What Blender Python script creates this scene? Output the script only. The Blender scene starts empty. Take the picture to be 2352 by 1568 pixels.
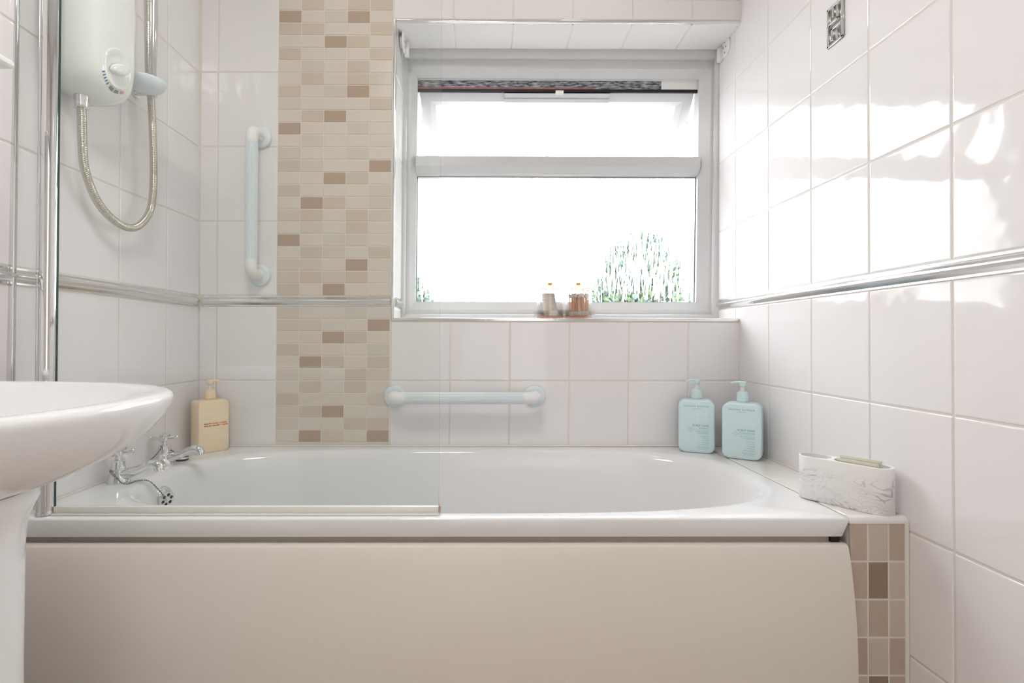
import bpy, bmesh, math, random
import numpy as np
from mathutils import Vector, Matrix
from mathutils.bvhtree import BVHTree
random.seed(7)
sc = bpy.context.scene
C = sc.collection
PI = math.pi
H = 0.92                      # height of the lens above the floor; heights below are written from the lens
# ---------------------------------------------------------------- camera
cam = bpy.data.cameras.new('camera'); camo = bpy.data.objects.new('camera', cam); C.objects.link(camo); sc.camera = camo
cam.sensor_width = 36.0; cam.lens = 36.0 * 1171.23 / 2352.0
cam.shift_x = (1176 - 1120.39) / 2352.0; cam.shift_y = (771.42 - 784) / 2352.0
cam.clip_start = 0.02
def _rot(yaw, pitch, roll):
    cy, sy, cp, sp, cr, sr = math.cos(yaw), math.sin(yaw), math.cos(pitch), math.sin(pitch), math.cos(roll), math.sin(roll)
    Rz = np.array([[cy,-sy,0],[sy,cy,0],[0,0,1]]); Rx = np.array([[1,0,0],[0,cp,-sp],[0,sp,cp]]); Ry = np.array([[cr,0,sr],[0,1,0],[-sr,0,cr]])
    return Ry @ Rx @ Rz
_r = _rot(0.0049, -0.0070, 0.0012)
camo.matrix_world = Matrix(((_r[0][0], _r[2][0], -_r[1][0], 0), (_r[0][1], _r[2][1], -_r[1][1], 0), (_r[0][2], _r[2][2], -_r[1][2], H), (0,0,0,1)))
# ---------------------------------------------------------------- world, lights, exposure
w = bpy.data.worlds.new('overcast_sky'); sc.world = w; w.use_nodes = True
nt = w.node_tree; bg = nt.nodes['Background']                      # CIE overcast sky: zenith three times the horizon
tc = nt.nodes.new('ShaderNodeTexCoord'); sp = nt.nodes.new('ShaderNodeSeparateXYZ'); nt.links.new(tc.outputs['Generated'], sp.inputs[0])
mr = nt.nodes.new('ShaderNodeMapRange'); SKY = 17.5
for i_, v_ in ((1, 0.0), (2, 1.0), (3, SKY / 3), (4, SKY)): mr.inputs[i_].default_value = v_
nt.links.new(sp.outputs['Z'], mr.inputs[0]); nt.links.new(mr.outputs[0], bg.inputs[1]); bg.inputs[0].default_value = (0.945, 0.968, 1.0, 1)
def area(name, loc, rot, sx, sy, power, col, shape='RECTANGLE'):
    l = bpy.data.lights.new(name, 'AREA'); l.shape = shape; l.size = sx; l.size_y = sy; l.energy = power; l.color = col
    o = bpy.data.objects.new(name, l); o.location = (loc[0], loc[1], loc[2] + H); o.rotation_euler = rot; C.objects.link(o); return o
area('ceiling_lamp', (-0.30, 0.45, 1.46), (0, 0, 0), 0.42, 0.42, 12.0, (1.0, 0.97, 0.95), 'DISK')
area('doorway_fill', (0.14, -0.735, 0.06), (PI/2, 0, 0), 0.72, 1.93, 4.8, (1.0, 0.965, 0.94))   # added fill light set in the open doorway
for x in (-0.45, 0.35):
    area('ceiling_downlight', (x, 1.45, 1.46), (0, 0, 0), 0.07, 0.07, 0.5, (1.0, 0.94, 0.88), 'DISK')
vs = sc.view_settings
sc.display_settings.display_device = 'sRGB'
vs.view_transform = 'Standard'; vs.look = 'None'; vs.gamma = 1.0; vs.exposure = -0.04; vs.use_curve_mapping = False
# ---------------------------------------------------------------- materials
def lin(c):
    f = lambda v: v/12.92 if v <= 0.04045 else ((v+0.055)/1.055)**2.4
    return tuple(f(v/255.0) for v in c) + (1.0,)
def mat(name, rgb, rough=0.4, metal=0.0, spec=0.5, coat=0.0, bump=None, var=None, subs=0.0):
    m = bpy.data.materials.new(name); m.use_nodes = True; nt = m.node_tree; b = nt.nodes['Principled BSDF']
    c = lin(rgb)
    b.inputs['Base Color'].default_value = c; b.inputs['Roughness'].default_value = rough; b.inputs['Metallic'].default_value = metal
    b.inputs['Specular IOR Level'].default_value = spec; b.inputs['Coat Weight'].default_value = coat; b.inputs['Coat Roughness'].default_value = 0.04
    if bump or var:
        g = nt.nodes.new('ShaderNodeNewGeometry')
    if bump:
        n = nt.nodes.new('ShaderNodeTexNoise'); n.inputs['Scale'].default_value = bump[0]; n.inputs['Detail'].default_value = bump[2] if len(bump) > 2 else 1.5
        nt.links.new(g.outputs['Position'], n.inputs['Vector'])
        k = nt.nodes.new('ShaderNodeBump'); k.inputs['Strength'].default_value = 1.0; k.inputs['Distance'].default_value = bump[1]
        nt.links.new(n.outputs['Fac'], k.inputs['Height']); nt.links.new(k.outputs['Normal'], b.inputs['Normal'])
    if var:                                      # gentle colour mottling: (scale, second colour)
        n = nt.nodes.new('ShaderNodeTexNoise'); n.inputs['Scale'].default_value = var[0]; n.inputs['Detail'].default_value = 4
        nt.links.new(g.outputs['Position'], n.inputs['Vector'])
        mx = nt.nodes.new('ShaderNodeMix'); mx.data_type = 'RGBA'; mx.inputs[6].default_value = c; mx.inputs[7].default_value = lin(var[1])
        nt.links.new(n.outputs['Fac'], mx.inputs[0]); nt.links.new(mx.outputs[2], b.inputs['Base Color'])
    return m
def glassy(name, tint, refl=1.0):                # clear sheet: tinted see-through with a Schlick reflection
    m = bpy.data.materials.new(name); m.use_nodes = True; nt = m.node_tree; nt.nodes.clear()
    o = nt.nodes.new('ShaderNodeOutputMaterial'); mix = nt.nodes.new('ShaderNodeMixShader')
    t = nt.nodes.new('ShaderNodeBsdfTransparent'); t.inputs[0].default_value = tint + (1,)
    g = nt.nodes.new('ShaderNodeBsdfGlossy'); g.inputs['Roughness'].default_value = 0.0; g.inputs['Color'].default_value = (1,1,1,1)
    lw = nt.nodes.new('ShaderNodeLayerWeight'); p = nt.nodes.new('ShaderNodeMath'); p.operation = 'POWER'; p.inputs[1].default_value = 5
    a = nt.nodes.new('ShaderNodeMath'); a.operation = 'MULTIPLY_ADD'; a.inputs[1].default_value = 0.9 * refl; a.inputs[2].default_value = 0.038 * refl
    nt.links.new(lw.outputs['Facing'], p.inputs[0]); nt.links.new(p.outputs[0], a.inputs[0]); nt.links.new(a.outputs[0], mix.inputs[0])
    nt.links.new(t.outputs[0], mix.inputs[1]); nt.links.new(g.outputs[0], mix.inputs[2]); nt.links.new(mix.outputs[0], o.inputs[0])
    return m
M = {}
M['tile'] = mat('white_glazed_tile', (239,236,236), 0.05, spec=0.55, bump=(14.0, 0.0011, 1.0))
M['tile_cream'] = mat('cream_glazed_tile', (240,236,231), 0.06, bump=(14.0, 0.0008, 1.0))
M['grout'] = mat('beige_grout', (224,214,202), 0.85, bump=(180, 0.0004, 3), var=(9, (234,226,217)))
M['grout_white'] = mat('white_grout', (224,219,212), 0.85, bump=(180, 0.0006, 3))
MOS = {}
for k, c in {'L': (224,214,203), 'm': (218,206,193), 'M': (213,198,182), 'g': (216,208,195), 'D': (187,164,146)}.items():
    MOS[k] = mat('mosaic_' + {'L':'pale','m':'sand','M':'beige','g':'greige','D':'brown'}[k], c, 0.22, spec=0.4, var=(420, tuple(max(0, v-9) for v in c)))
LEDM = {k: mat('ledge_mosaic_' + k, c, 0.25, spec=0.4, var=(420, tuple(max(0, v-12) for v in c))) for k, c in {'l': (214,200,186), 'm': (200,182,166), 'd': (160,138,120)}.items()}
M['chrome'] = mat('polished_chrome', (226,227,228), 0.045, 1.0)
M['satin'] = mat('satin_silver_trim', (232,232,232), 0.16, 1.0, bump=(30, 0.0004, 2))
M['chain'] = mat('dull_chain_metal', (132,132,134), 0.3, 1.0)
M['steel'] = mat('brushed_hose_steel', (205,200,190), 0.2, 1.0)
M['pvc'] = mat('white_upvc', (208,209,210), 0.28, spec=0.45)
M['plastic'] = mat('white_plastic', (240,240,238), 0.3)
M['plastic_gloss'] = mat('glossy_white_plastic', (236,239,234), 0.12, spec=0.55)
M['bluewhite'] = mat('pale_blue_white_plastic', (222,232,236), 0.3)
M['acrylic'] = mat('white_bath_acrylic', (240,240,240), 0.07, spec=0.55)
M['panel'] = mat('cream_bath_panel', (234,227,219), 0.33, spec=0.4)
M['batten'] = mat('taupe_batten', (176,166,154), 0.7)
M['ceramic'] = mat('white_ceramic', (244,244,245), 0.06, spec=0.6)
M['seal'] = mat('yellowed_clear_seal', (240,241,239), 0.3, var=(22, (229,227,214)))
M['silicone'] = mat('white_sealant', (240,237,233), 0.4, var=(14, (228,220,210)))
M['dark'] = mat('black_rubber', (14,15,20), 0.5)
M['hole_shade'] = mat('painted_hole_shade', (26,22,22), 0.8)  # near-black colour for the shade inside holes and gaps
M['grey_gasket'] = mat('grey_gasket', (120,124,126), 0.6)
M['paint'] = mat('white_ceiling_paint', (232,230,227), 0.6, bump=(160, 0.0004, 3))
M['taupe'] = mat('pale_taupe_wall_paint', (216,210,204), 0.6)
M['door'] = mat('white_door_paint', (236,233,228), 0.35)
M['floor'] = mat('pale_oak_vinyl', (198,184,170), 0.4, var=(6, (182,166,150)))
M['blue_bottle'] = mat('pale_blue_plastic', (216,238,241), 0.32, spec=0.4)
M['blue_ink'] = mat('teal_ink', (124,172,184), 0.5)
M['blue_emboss'] = mat('pale_blue_print', (228,242,248), 0.3)
M['blue_faint'] = mat('soft_teal_ink', (146,188,198), 0.5)
M['stem'] = mat('translucent_white_stem', (233,232,228), 0.3)
M['honey'] = mat('honey_plastic', (250,228,195), 0.36, spec=0.35)
M['honey_ink'] = mat('amber_ink', (206,122,44), 0.5)
M['white_ink'] = mat('white_ink', (255,250,242), 0.5)
M['soap'] = mat('olive_grey_wrap', (206,204,186), 0.2, spec=0.5)
M['cotton'] = mat('white_cotton', (240,234,228), 0.95)
M['stick'] = mat('bamboo_stick', (214,164,118), 0.6)
M['brass'] = mat('brass', (214,158,92), 0.2, 1.0)
M['amber'] = mat('amber_resin', (206,120,48), 0.25)
M['leaf_a'] = mat('green_foliage', (126,146,106), 0.6)
M['leaf_b'] = mat('blue_green_foliage', (122,144,136), 0.6)
M['bark'] = mat('brown_bark', (84,66,50), 0.9)
M['paving'] = mat('grey_paving', (102,101,98), 0.9, var=(3, (90,89,86)))
M['blue_mark'] = mat('blue_mark', (44,88,176), 0.4); M['red_mark'] = mat('red_mark', (208,74,84), 0.4); M['grey_mark'] = mat('grey_green_mark', (120,140,136), 0.4)
M['dial'] = mat('glossy_white_dial', (238,240,235), 0.1)
M['glass'] = glassy('green_tinted_glass', (0.982, 0.995, 0.988))
M['clear'] = glassy('window_glass', (0.985, 0.99, 0.99))
M['acryl'] = glassy('clear_acrylic', (0.985, 0.975, 0.965), 1.6)
M['edge'] = mat('dark_green_glass_edge', (26,58,58), 0.1, spec=0.6)
M['edge_light'] = mat('grey_glass_edge', (150,146,142), 0.1, spec=0.6)
def streak_mat():
    m = bpy.data.materials.new('frosted_glass_streak'); m.use_nodes = True; nt = m.node_tree; nt.nodes.clear()
    o = nt.nodes.new('ShaderNodeOutputMaterial'); t = nt.nodes.new('ShaderNodeBsdfTranslucent'); t.inputs[0].default_value = (0.95,0.96,0.97,1)
    c = nt.nodes.new('ShaderNodeBsdfTransparent'); mx = nt.nodes.new('ShaderNodeMixShader'); mx.inputs[0].default_value = 0.35
    nt.links.new(c.outputs[0], mx.inputs[1]); nt.links.new(t.outputs[0], mx.inputs[2]); nt.links.new(mx.outputs[0], o.inputs[0]); return m
M['streak'] = streak_mat()
def marble_mat():
    m = bpy.data.materials.new('marbled_white_resin'); m.use_nodes = True; nt = m.node_tree; b = nt.nodes['Principled BSDF']; b.inputs['Roughness'].default_value = 0.35
    N = nt.nodes.new; L = nt.links.new
    tc = N('ShaderNodeTexCoord'); mp = N('ShaderNodeMapping'); mp.inputs['Scale'].default_value = (5, 5, 13); L(tc.outputs['Object'], mp.inputs[0])
    n = N('ShaderNodeTexNoise'); n.inputs['Scale'].default_value = 1.3; n.inputs['Detail'].default_value = 1.5; n.inputs['Distortion'].default_value = 2.6; L(mp.outputs[0], n.inputs['Vector'])
    mul = N('ShaderNodeMath'); mul.operation = 'MULTIPLY'; mul.inputs[1].default_value = 22.0; L(n.outputs['Fac'], mul.inputs[0])
    fr = N('ShaderNodeMath'); fr.operation = 'PINGPONG'; fr.inputs[1].default_value = 1.0; L(mul.outputs[0], fr.inputs[0])
    cr = N('ShaderNodeValToRGB'); e = cr.color_ramp.elements; e[0].position = 0.0; e[0].color = (1,1,1,1); e[1].position = 0.30; e[1].color = (0,0,0,1); L(fr.outputs[0], cr.inputs[0])
    n2 = N('ShaderNodeTexNoise'); n2.inputs['Scale'].default_value = 1.1; n2.inputs['Detail'].default_value = 2; L(mp.outputs[0], n2.inputs['Vector'])
    r2 = N('ShaderNodeValToRGB'); r2.color_ramp.elements[0].position = 0.42; r2.color_ramp.elements[1].position = 0.66; L(n2.outputs['Fac'], r2.inputs[0])
    n3 = N('ShaderNodeTexNoise'); n3.inputs['Scale'].default_value = 4.0; n3.inputs['Detail'].default_value = 2; n3.inputs['Distortion'].default_value = 2.0; L(mp.outputs[0], n3.inputs['Vector'])
    r3 = N('ShaderNodeValToRGB'); r3.color_ramp.elements[0].position = 0.52; r3.color_ramp.elements[1].position = 0.9; L(n3.outputs['Fac'], r3.inputs[0])
    mm = N('ShaderNodeMath'); mm.operation = 'MULTIPLY'; L(cr.outputs[0], mm.inputs[0]); L(r2.outputs[0], mm.inputs[1])
    ad = N('ShaderNodeMath'); ad.operation = 'MULTIPLY_ADD'; ad.inputs[1].default_value = 0.25; L(r3.outputs[0], ad.inputs[0]); L(mm.outputs[0], ad.inputs[2]); 
    sp = N('ShaderNodeSeparateXYZ'); L(tc.outputs['Object'], sp.inputs[0])
    zr = N('ShaderNodeMapRange'); zr.inputs[1].default_value = 0.078; zr.inputs[2].default_value = 0.062; L(sp.outputs['Z'], zr.inputs[0])   # the poured rim stays plain
    m3 = N('ShaderNodeMath'); m3.operation = 'MULTIPLY'; m3.use_clamp = True; L(ad.outputs[0], m3.inputs[0]); L(zr.outputs[0], m3.inputs[1])
    mx = N('ShaderNodeMix'); mx.data_type = 'RGBA'; mx.inputs[6].default_value = lin((240,239,238)); mx.inputs[7].default_value = lin((128,130,138)); L(m3.outputs[0], mx.inputs[0]); L(mx.outputs[2], b.inputs['Base Color'])
    return m
M['marble'] = marble_mat()
def weather_mat():
    m = bpy.data.materials.new('weathered_paint'); m.use_nodes = True; nt = m.node_tree; b = nt.nodes['Principled BSDF']; b.inputs['Roughness'].default_value = 0.6
    N = nt.nodes.new; L = nt.links.new
    g = N('ShaderNodeNewGeometry'); mp = N('ShaderNodeMapping'); mp.inputs['Scale'].default_value = (34, 60, 170); L(g.outputs['Position'], mp.inputs[0])
    n = N('ShaderNodeTexNoise'); n.inputs['Scale'].default_value = 1.0; n.inputs['Detail'].default_value = 5; L(mp.outputs[0], n.inputs['Vector'])
    r = N('ShaderNodeValToRGB'); e = r.color_ramp.elements; e[0].position = 0.40; e[0].color = lin((52,58,74)); e[1].position = 0.68; e[1].color = lin((196,198,204))
    L(n.outputs['Fac'], r.inputs[0]); L(r.outputs[0], b.inputs['Base Color']); return m
M['weather'] = weather_mat()
M['weather_red'] = mat('red_stained_paint', (206,130,124), 0.7, var=(55, (84,80,88)))
# ---------------------------------------------------------------- helpers
def SH(v):                                        # the window wall is a little out of plumb
    return Vector((v[0] + 0.0095 * v[2], v[1] - 0.0132 * v[2], v[2]))
def box(bm, x0, x1, y0, y1, z0, z1, bev=0.0, seg=2):
    vs_ = [bm.verts.new((x, y, z)) for x in (x0, x1) for y in (y0, y1) for z in (z0, z1)]
    fs = [bm.faces.new([vs_[i] for i in q]) for q in ((0,1,3,2),(4,6,7,5),(0,4,5,1),(2,3,7,6),(0,2,6,4),(1,5,7,3))]
    if bev:
        es = list({e for f in fs for e in f.edges})
        bmesh.ops.bevel(bm, geom=es, offset=bev, segments=seg, profile=0.5, affect='EDGES')
def loft(bm, rings, closed=True, cap0=False, cap1=False, cyc=False):
    vr = [[bm.verts.new(p) for p in r] for r in rings]
    n = len(rings[0]); K = len(vr)
    for k in range(K if cyc else K - 1):
        a, b = vr[k], vr[(k + 1) % K]
        for i in range(n if closed else n - 1):
            j = (i + 1) % n
            try: bm.faces.new((a[i], a[j], b[j], b[i]))
            except ValueError: pass
    if cap0: bm.faces.new(vr[0][::-1])
    if cap1: bm.faces.new(vr[-1])
    return vr
def lathe(bm, prof, n=24, T=Matrix()):
    rings = []
    for r, z in prof:
        rings.append([T @ Vector((max(r, 1e-5) * math.cos(2*PI*i/n), max(r, 1e-5) * math.sin(2*PI*i/n), z)) for i in range(n)])
    loft(bm, rings, True, True, True)
def axis_to(d, at=(0,0,0)):
    return Matrix.Translation(Vector(at)) @ Vector(d).to_track_quat('Z', 'Y').to_matrix().to_4x4()
def tube(bm, pts, rad, n=12, caps=True):
    pts = [Vector(p) for p in pts]; R = rad if isinstance(rad, (list, tuple)) else [rad] * len(pts)
    T = [(pts[min(i+1, len(pts)-1)] - pts[max(i-1, 0)]).normalized() for i in range(len(pts))]
    u = T[0].orthogonal().normalized(); rings = []
    for i, p in enumerate(pts):
        u = (u - T[i] * u.dot(T[i])).normalized(); v = T[i].cross(u)
        rings.append([p + (u * math.cos(2*PI*k/n) + v * math.sin(2*PI*k/n)) * R[i] for k in range(n)])
    loft(bm, rings, True, caps, caps)
def smooth_path(pts, step):
    P = [Vector(p) for p in pts]; P = [P[0]*2-P[1]] + P + [P[-1]*2-P[-2]]; out = []
    for i in range(1, len(P)-2):
        n = max(2, int((P[i+1]-P[i]).length / step))
        for k in range(n):
            t = k / n; a, b, c, d = P[i-1], P[i], P[i+1], P[i+2]
            out.append(0.5 * ((2*b) + (c-a)*t + (2*a-5*b+4*c-d)*t*t + (3*b-a-3*c+d)*t**3))
    out.append(P[-2]); return out
def to_mesh(name, bm, m, smooth=True, sharp=38):
    bmesh.ops.recalc_face_normals(bm, faces=bm.faces[:])
    me = bpy.data.meshes.new(name); bm.to_mesh(me); bm.free()
    if smooth:
        me.polygons.foreach_set('use_smooth', [True] * len(me.polygons)); me.set_sharp_from_angle(angle=math.radians(sharp))
    for mm in (m if isinstance(m, (list, tuple)) else [m]): me.materials.append(M[mm] if isinstance(mm, str) else mm)
    return me
WL = {}                                            # world offset of every thing built unrotated
def tag(o, label=None, cat=None, group=None, kind=None):
    for k, v in (('label', label), ('category', cat), ('group', group), ('kind', kind)):
        if v: o[k] = v
    return o
def link(name, me, parent=None, loc=(0,0,0)):
    o = bpy.data.objects.new(name, me); C.objects.link(o)
    if parent is not None: o.parent = parent
    o.location = loc; return o
def put(name, bm, m, parent=None, smooth=True, sharp=38, sh=False, **kw):
    """one mesh whose vertices are given in room coordinates (heights from the lens)"""
    if sh:
        for v in bm.verts: v.co = SH(v.co)
    cs = [v.co for v in bm.verts]
    lo = Vector([min(c[i] for c in cs) for i in range(3)]); hi = Vector([max(c[i] for c in cs) for i in range(3)])
    o0 = Vector(((lo.x+hi.x)/2, (lo.y+hi.y)/2, lo.z))
    for v in bm.verts: v.co -= o0
    me = to_mesh(name, bm, m, smooth, sharp)
    pw = WL[parent.name] if parent is not None else Vector((0,0,-H))
    o = link(name, me, parent, o0 - pw); WL[o.name] = o0
    return tag(o, **kw)
def part(name, bm, m, parent, smooth=True, sharp=38, **kw):
    """one mesh whose vertices are given in its parent's own coordinates"""
    return tag(link(name, to_mesh(name, bm, m, smooth, sharp), parent), **kw)
def thing(name, label, cat, loc, rotz=0.0, group=None, kind=None):
    o = bpy.data.objects.new(name, None); C.objects.link(o); o.empty_display_size = 0.02
    o.location = (loc[0], loc[1], loc[2] + H); o.rotation_euler = (0, 0, rotz); WL[o.name] = Vector(loc)
    return tag(o, label, cat, group, kind)
def B(): return bmesh.new()
# ---------------------------------------------------------------- room numbers
XL, XR, YB, YF = -0.965, 0.860, 1.7238, -0.62
ZF, ZC = -H, 1.48
ROWS = [0.1473 + 0.25 * k for k in range(6)]; ROWB = [0.1109 - 0.25 * k for k in range(5)]
RT, RB = 0.1473, 0.1109
WX0, WX1, WZ0, WZ1, WY = -0.3110, XR, 0.0725, 1.0655, 1.895    # window opening and frame depth
RIM = -0.362
AX = {'back': ((1,0,0),(0,0,1),(0,-1,0)), 'right': ((0,-1,0),(0,0,1),(-1,0,0)), 'left': ((0,1,0),(0,0,1),(1,0,0)), 'soffit': ((1,0,0),(0,-1,0),(0,0,-1)), 'up': ((1,0,0),(0,1,0),(0,0,1))}
TM = {}
J = 0.0036
def tile(parent, face, c, wdt, hgt, m='tile', sh=False, name='tile', bev=0.003, tilt=0.0016):
    key = (face, round(wdt, 4), round(hgt, 4), m if isinstance(m, str) else m.name, sh)
    if key not in TM:
        u, v, n = (Vector(a) for a in AX[face]); bm = B(); rings = []
        for ins, d in ((0, -0.0058), (0, -0.0016), (bev*0.4, -0.0004), (bev, 0)):
            a, b = wdt/2 - ins, hgt/2 - ins
            rings.append([u*x + v*y + n*d for x, y in ((-a,-b),(a,-b),(a,b),(-a,b))])
        vr = loft(bm, rings, True, False, True)
        if sh:
            for q in bm.verts: q.co = SH(q.co)
        me = bpy.data.meshes.new(name); bm.to_mesh(me); bm.free(); me.materials.append(M[m] if isinstance(m, str) else m)
        TM[key] = me
    p = Vector(c); p = SH(p) if sh else p
    o = link(name, TM[key], parent, p - WL[parent.name])
    if tilt: o.rotation_euler = (random.uniform(-tilt, tilt), random.uniform(-tilt, tilt), random.uniform(-tilt, tilt))
    return o
def grid(parent, face, us, vs_, at, m='tile', sh=False, **kw):
    for u0, u1 in zip(us[:-1], us[1:]):
        for v0, v1 in zip(vs_[:-1], vs_[1:]):
            if min(u1-u0, v1-v0) < 0.012: continue
            tile(parent, face, at((u0+u1)/2, (v0+v1)/2), u1-u0-J, v1-v0-J, m, sh, **kw)
# ---------------------------------------------------------------- floor, ceiling, walls
bm = B(); box(bm, XL-0.2, XR+0.6, -1.9, 2.0, ZF-0.1, ZF); put('floor', bm, 'floor', label='pale oak coloured bathroom floor below the bath', kind='structure')
bm = B(); box(bm, XL-0.2, XR+0.6, -1.9, 2.0, ZC, ZC+0.1); put('ceiling', bm, 'paint', label='white painted ceiling above the bath', kind='structure')
bm = B(); box(bm, XL-0.1, -0.245, YF-0.1, YF, ZF, ZC); box(bm, 0.525, XR+0.1, YF-0.1, YF, ZF, ZC); box(bm, -0.245, 0.525, YF-0.1, YF, 1.07, ZC); put('wall_front', bm, 'taupe', label='plain taupe wall facing the bath', kind='structure')
d = thing('door_1', 'white bathroom doorway standing open for the added fill light', 'door', (0.14, YF+0.002, ZF+0.005), kind='structure'); del d['category']
bm = B(); box(bm, -0.445, -0.385, -0.10, 0.018, 0, 2.04, 0.004); box(bm, 0.385, 0.445, -0.10, 0.018, 0, 2.04, 0.004); box(bm, -0.445, 0.445, -0.10, 0.018, 1.985, 2.04, 0.004); part('door_frame', bm, 'door', d)
bm = B(); box(bm, 0.340, 0.378, -0.86, -0.11, 0.005, 1.98, 0.003); part('door_leaf', bm, 'door', d)
bm = B(); box(bm, XL-0.1, XR+0.6, -1.90, -1.80, ZF, ZC); put('wall_sky_block', bm, 'paint', label='unseen wall added beyond the doorway to block the sky', kind='structure')  # unseen walls added so sky light cannot enter by the doorway
bm = B(); box(bm, XL-0.2, XL-0.1, -1.90, YF-0.1, ZF, ZC); put('wall_sky_block_left', bm, 'paint', label='unseen side wall added nearest the basin to block the sky', kind='structure')
bm = B(); box(bm, XR+0.5, XR+0.6, -1.90, YF-0.1, ZF, ZC); put('wall_sky_block_right', bm, 'paint', label='unseen side wall added on the glossy wall side to block the sky', kind='structure')

WBK = 'wall_back'
bm = B(); yb = YB + 0.0014
box(bm, XL-0.1, WX0-0.0014, yb, 2.0, ZF, ZC); box(bm, WX0-0.0014, XR+0.1, yb, 2.0, ZF, WZ0-0.0014); box(bm, WX0-0.0014, XR+0.1, yb, 2.0, WZ1+0.0014, ZC)
wb = put(WBK, bm, 'grout', smooth=False, sh=True, label='white tiled window wall with beige mosaic strip', kind='structure')
bm = B(); box(bm, XR+0.0014, XR+0.1, YF, 2.0, ZF, ZC); wr = put('wall_right', bm, 'grout_white', smooth=False, label='glossy white tiled wall on the window side', kind='structure')
bm = B(); box(bm, XL-0.1, XL-0.0014, YF, 2.0, ZF, ZC); wl = put('wall_left', bm, 'grout_white', smooth=False, label='white tiled wall with shower and basin', kind='structure')
# right wall tiles
ys = [1.5435 - 0.2032 * k for k in range(8)]; ys = [WY, 1.7467] + ys
at = lambda u, v: (XR, u, v)
grid(wr, 'right', ys[::-1], ROWS, at); grid(wr, 'right', ys[::-1], ROWB[::-1], at)
# left wall tiles
yl = [1.7238, 1.5491] + [1.5491 - 0.2 * k for k in range(1, 7)]
at = lambda u, v: (XL, u, v)
grid(wl, 'left', yl[::-1], ROWS, at); grid(wl, 'left', yl[::-1], ROWB[::-1], at)
# back wall tiles
at = lambda u, v: (u, YB, v)
MX0, MX1 = -0.7050, -0.3225
grid(wb, 'back', [XL-0.002, -0.9075, MX0], ROWS, at, sh=True); grid(wb, 'back', [XL-0.002, -0.9075, MX0], ROWB[::-1], at, sh=True)
cols = [MX1 + 0.003] + [-0.1186 + 0.2017 * k for k in range(0, 5)] + [XR + 0.004]
grid(wb, 'back', cols, [WZ1+0.012, 1.1473, 1.3973], at, sh=True)
grid(wb, 'back', cols, [RIM-0.02, -0.1391, WZ0-0.012], at, sh=True)
# mosaic strip
ABOVE = "LMLMM DLgDL MMLLM LLDML MLLLM LgLML LMLMm MLmDL gLLLM LMDLL DLLgL LgLLL mLLgL MgLLD LLDML MLLLm LDMLm mMLMm LgLML DLgmL LMmLM mmLDL mMmML MLDLL".split()
BELOW = "mLLgL mmLLD LLDML MLLLg LDMLM mgLMm LMLML MLLLm mMDLL mLLMM LDmLD".split()
pw, ph = (MX1 - MX0) / 5, 0.25 / 6
J0 = J; J = 0.0026
def mosaic(rows, ztop):
    for r, row in enumerate(rows):
        for c, k in enumerate(row):
            tile(wb, 'back', (MX0 + pw*(c+0.5), YB, ztop - ph*(r+0.5)), pw-J, ph-J, MOS[k], True, 'mosaic_tile', 0.0012, 0.0012)
mosaic(["LmMLg", "MLLgL"] + ABOVE, RT + ph * 26)
mosaic(BELOW, RB)
J = J0
# reveal and soffit tiles
at = lambda u, v: (WX0, u, v)
for v0, v1 in zip([WZ0, ] + ROWS[:-2], ROWS[:-2] + [WZ1]):
    if v1 - v0 > 0.09 or v0 > 0.8: tile(wb, 'left', at((YB+WY)/2, (v0+v1)/2 if v0 > 0.07 else 0.086), WY-YB-J, (v1-v0-J) if v0 > 0.07 else 0.045, 'tile', True)
tile(wb, 'left', at((YB+WY)/2, 0.0866), WY-YB-J, RB-WZ0-J, 'tile', True)
grid(wb, 'soffit', cols, [-WY, -YB], lambda u, v: (u, -v, WZ1), sh=True)
sc_cols = cols
grid(wb, 'up', cols, [YB, WY], lambda u, v: (u, v, WZ0), m='tile_cream', sh=True)
# chrome dado rails
RP = [(0.0,0.0)] + [(0.0035, 0.001), (0.0035, 0.005)] + [(0.0035 + 0.0105*math.sin(PI*k/10), 0.0055 + 0.0255*k/10) for k in range(1, 10)] + [(0.0035, 0.0315), (0.0035, 0.0355), (0.0, 0.0364)]
def rail(name, face, a, b, label, sh=False, cut=0.0):
    bm = B(); rings = []
    for t in (a, b):
        rg = []
        for dp, dz in RP:
            z = RB + dz
            rg.append({'back': (t, YB - dp + 0.003, z), 'right': (XR - dp + 0.003, t, z), 'left': (XL + dp - 0.003, t, z), 'reveal': (WX0 + dp - 0.003, t, z)}[face])
        rings.append(rg)
    loft(bm, rings, True, True, True)
    return put(name, bm, 'satin', sh=sh, label=label, kind='structure')
rail('trim_1', 'right', 0.28, WY-0.012, 'silver dado rail along the wall with the window reflection')
rail('trim_2', 'back', XL+0.016, WX0-0.010, 'silver dado rail on the window wall crossing the mosaic strip', True)
rail('trim_3', 'left', 0.30, YB-0.016, 'silver dado rail on the shower wall')
rail('trim_4', 'reveal', YB+0.012, WY-0.012, 'short silver rail inside the window reveal', True)
# chrome edge of the window opening
def edge_trim(name, x0, x1, z0, z1, label):
    bm = B(); box(bm, x0, x1, YB-0.0022, YB+0.012, z0, z1, 0.0022, 3); put(name, bm, 'satin', sh=True, label=label, kind='structure')
edge_trim('trim_5', WX0-0.0085, WX0+0.0005, WZ0-0.011, WZ1+0.012, 'upright chrome edging beside the mosaic strip')
edge_trim('trim_6', WX0+0.0008, XR-0.002, WZ1+0.001, WZ1+0.0118, 'chrome edging along the top of the window opening')
edge_trim('trim_7', WX0+0.0008, XR-0.002, WZ0-0.011, WZ0+0.0008, 'chrome edging along the window sill')
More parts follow.
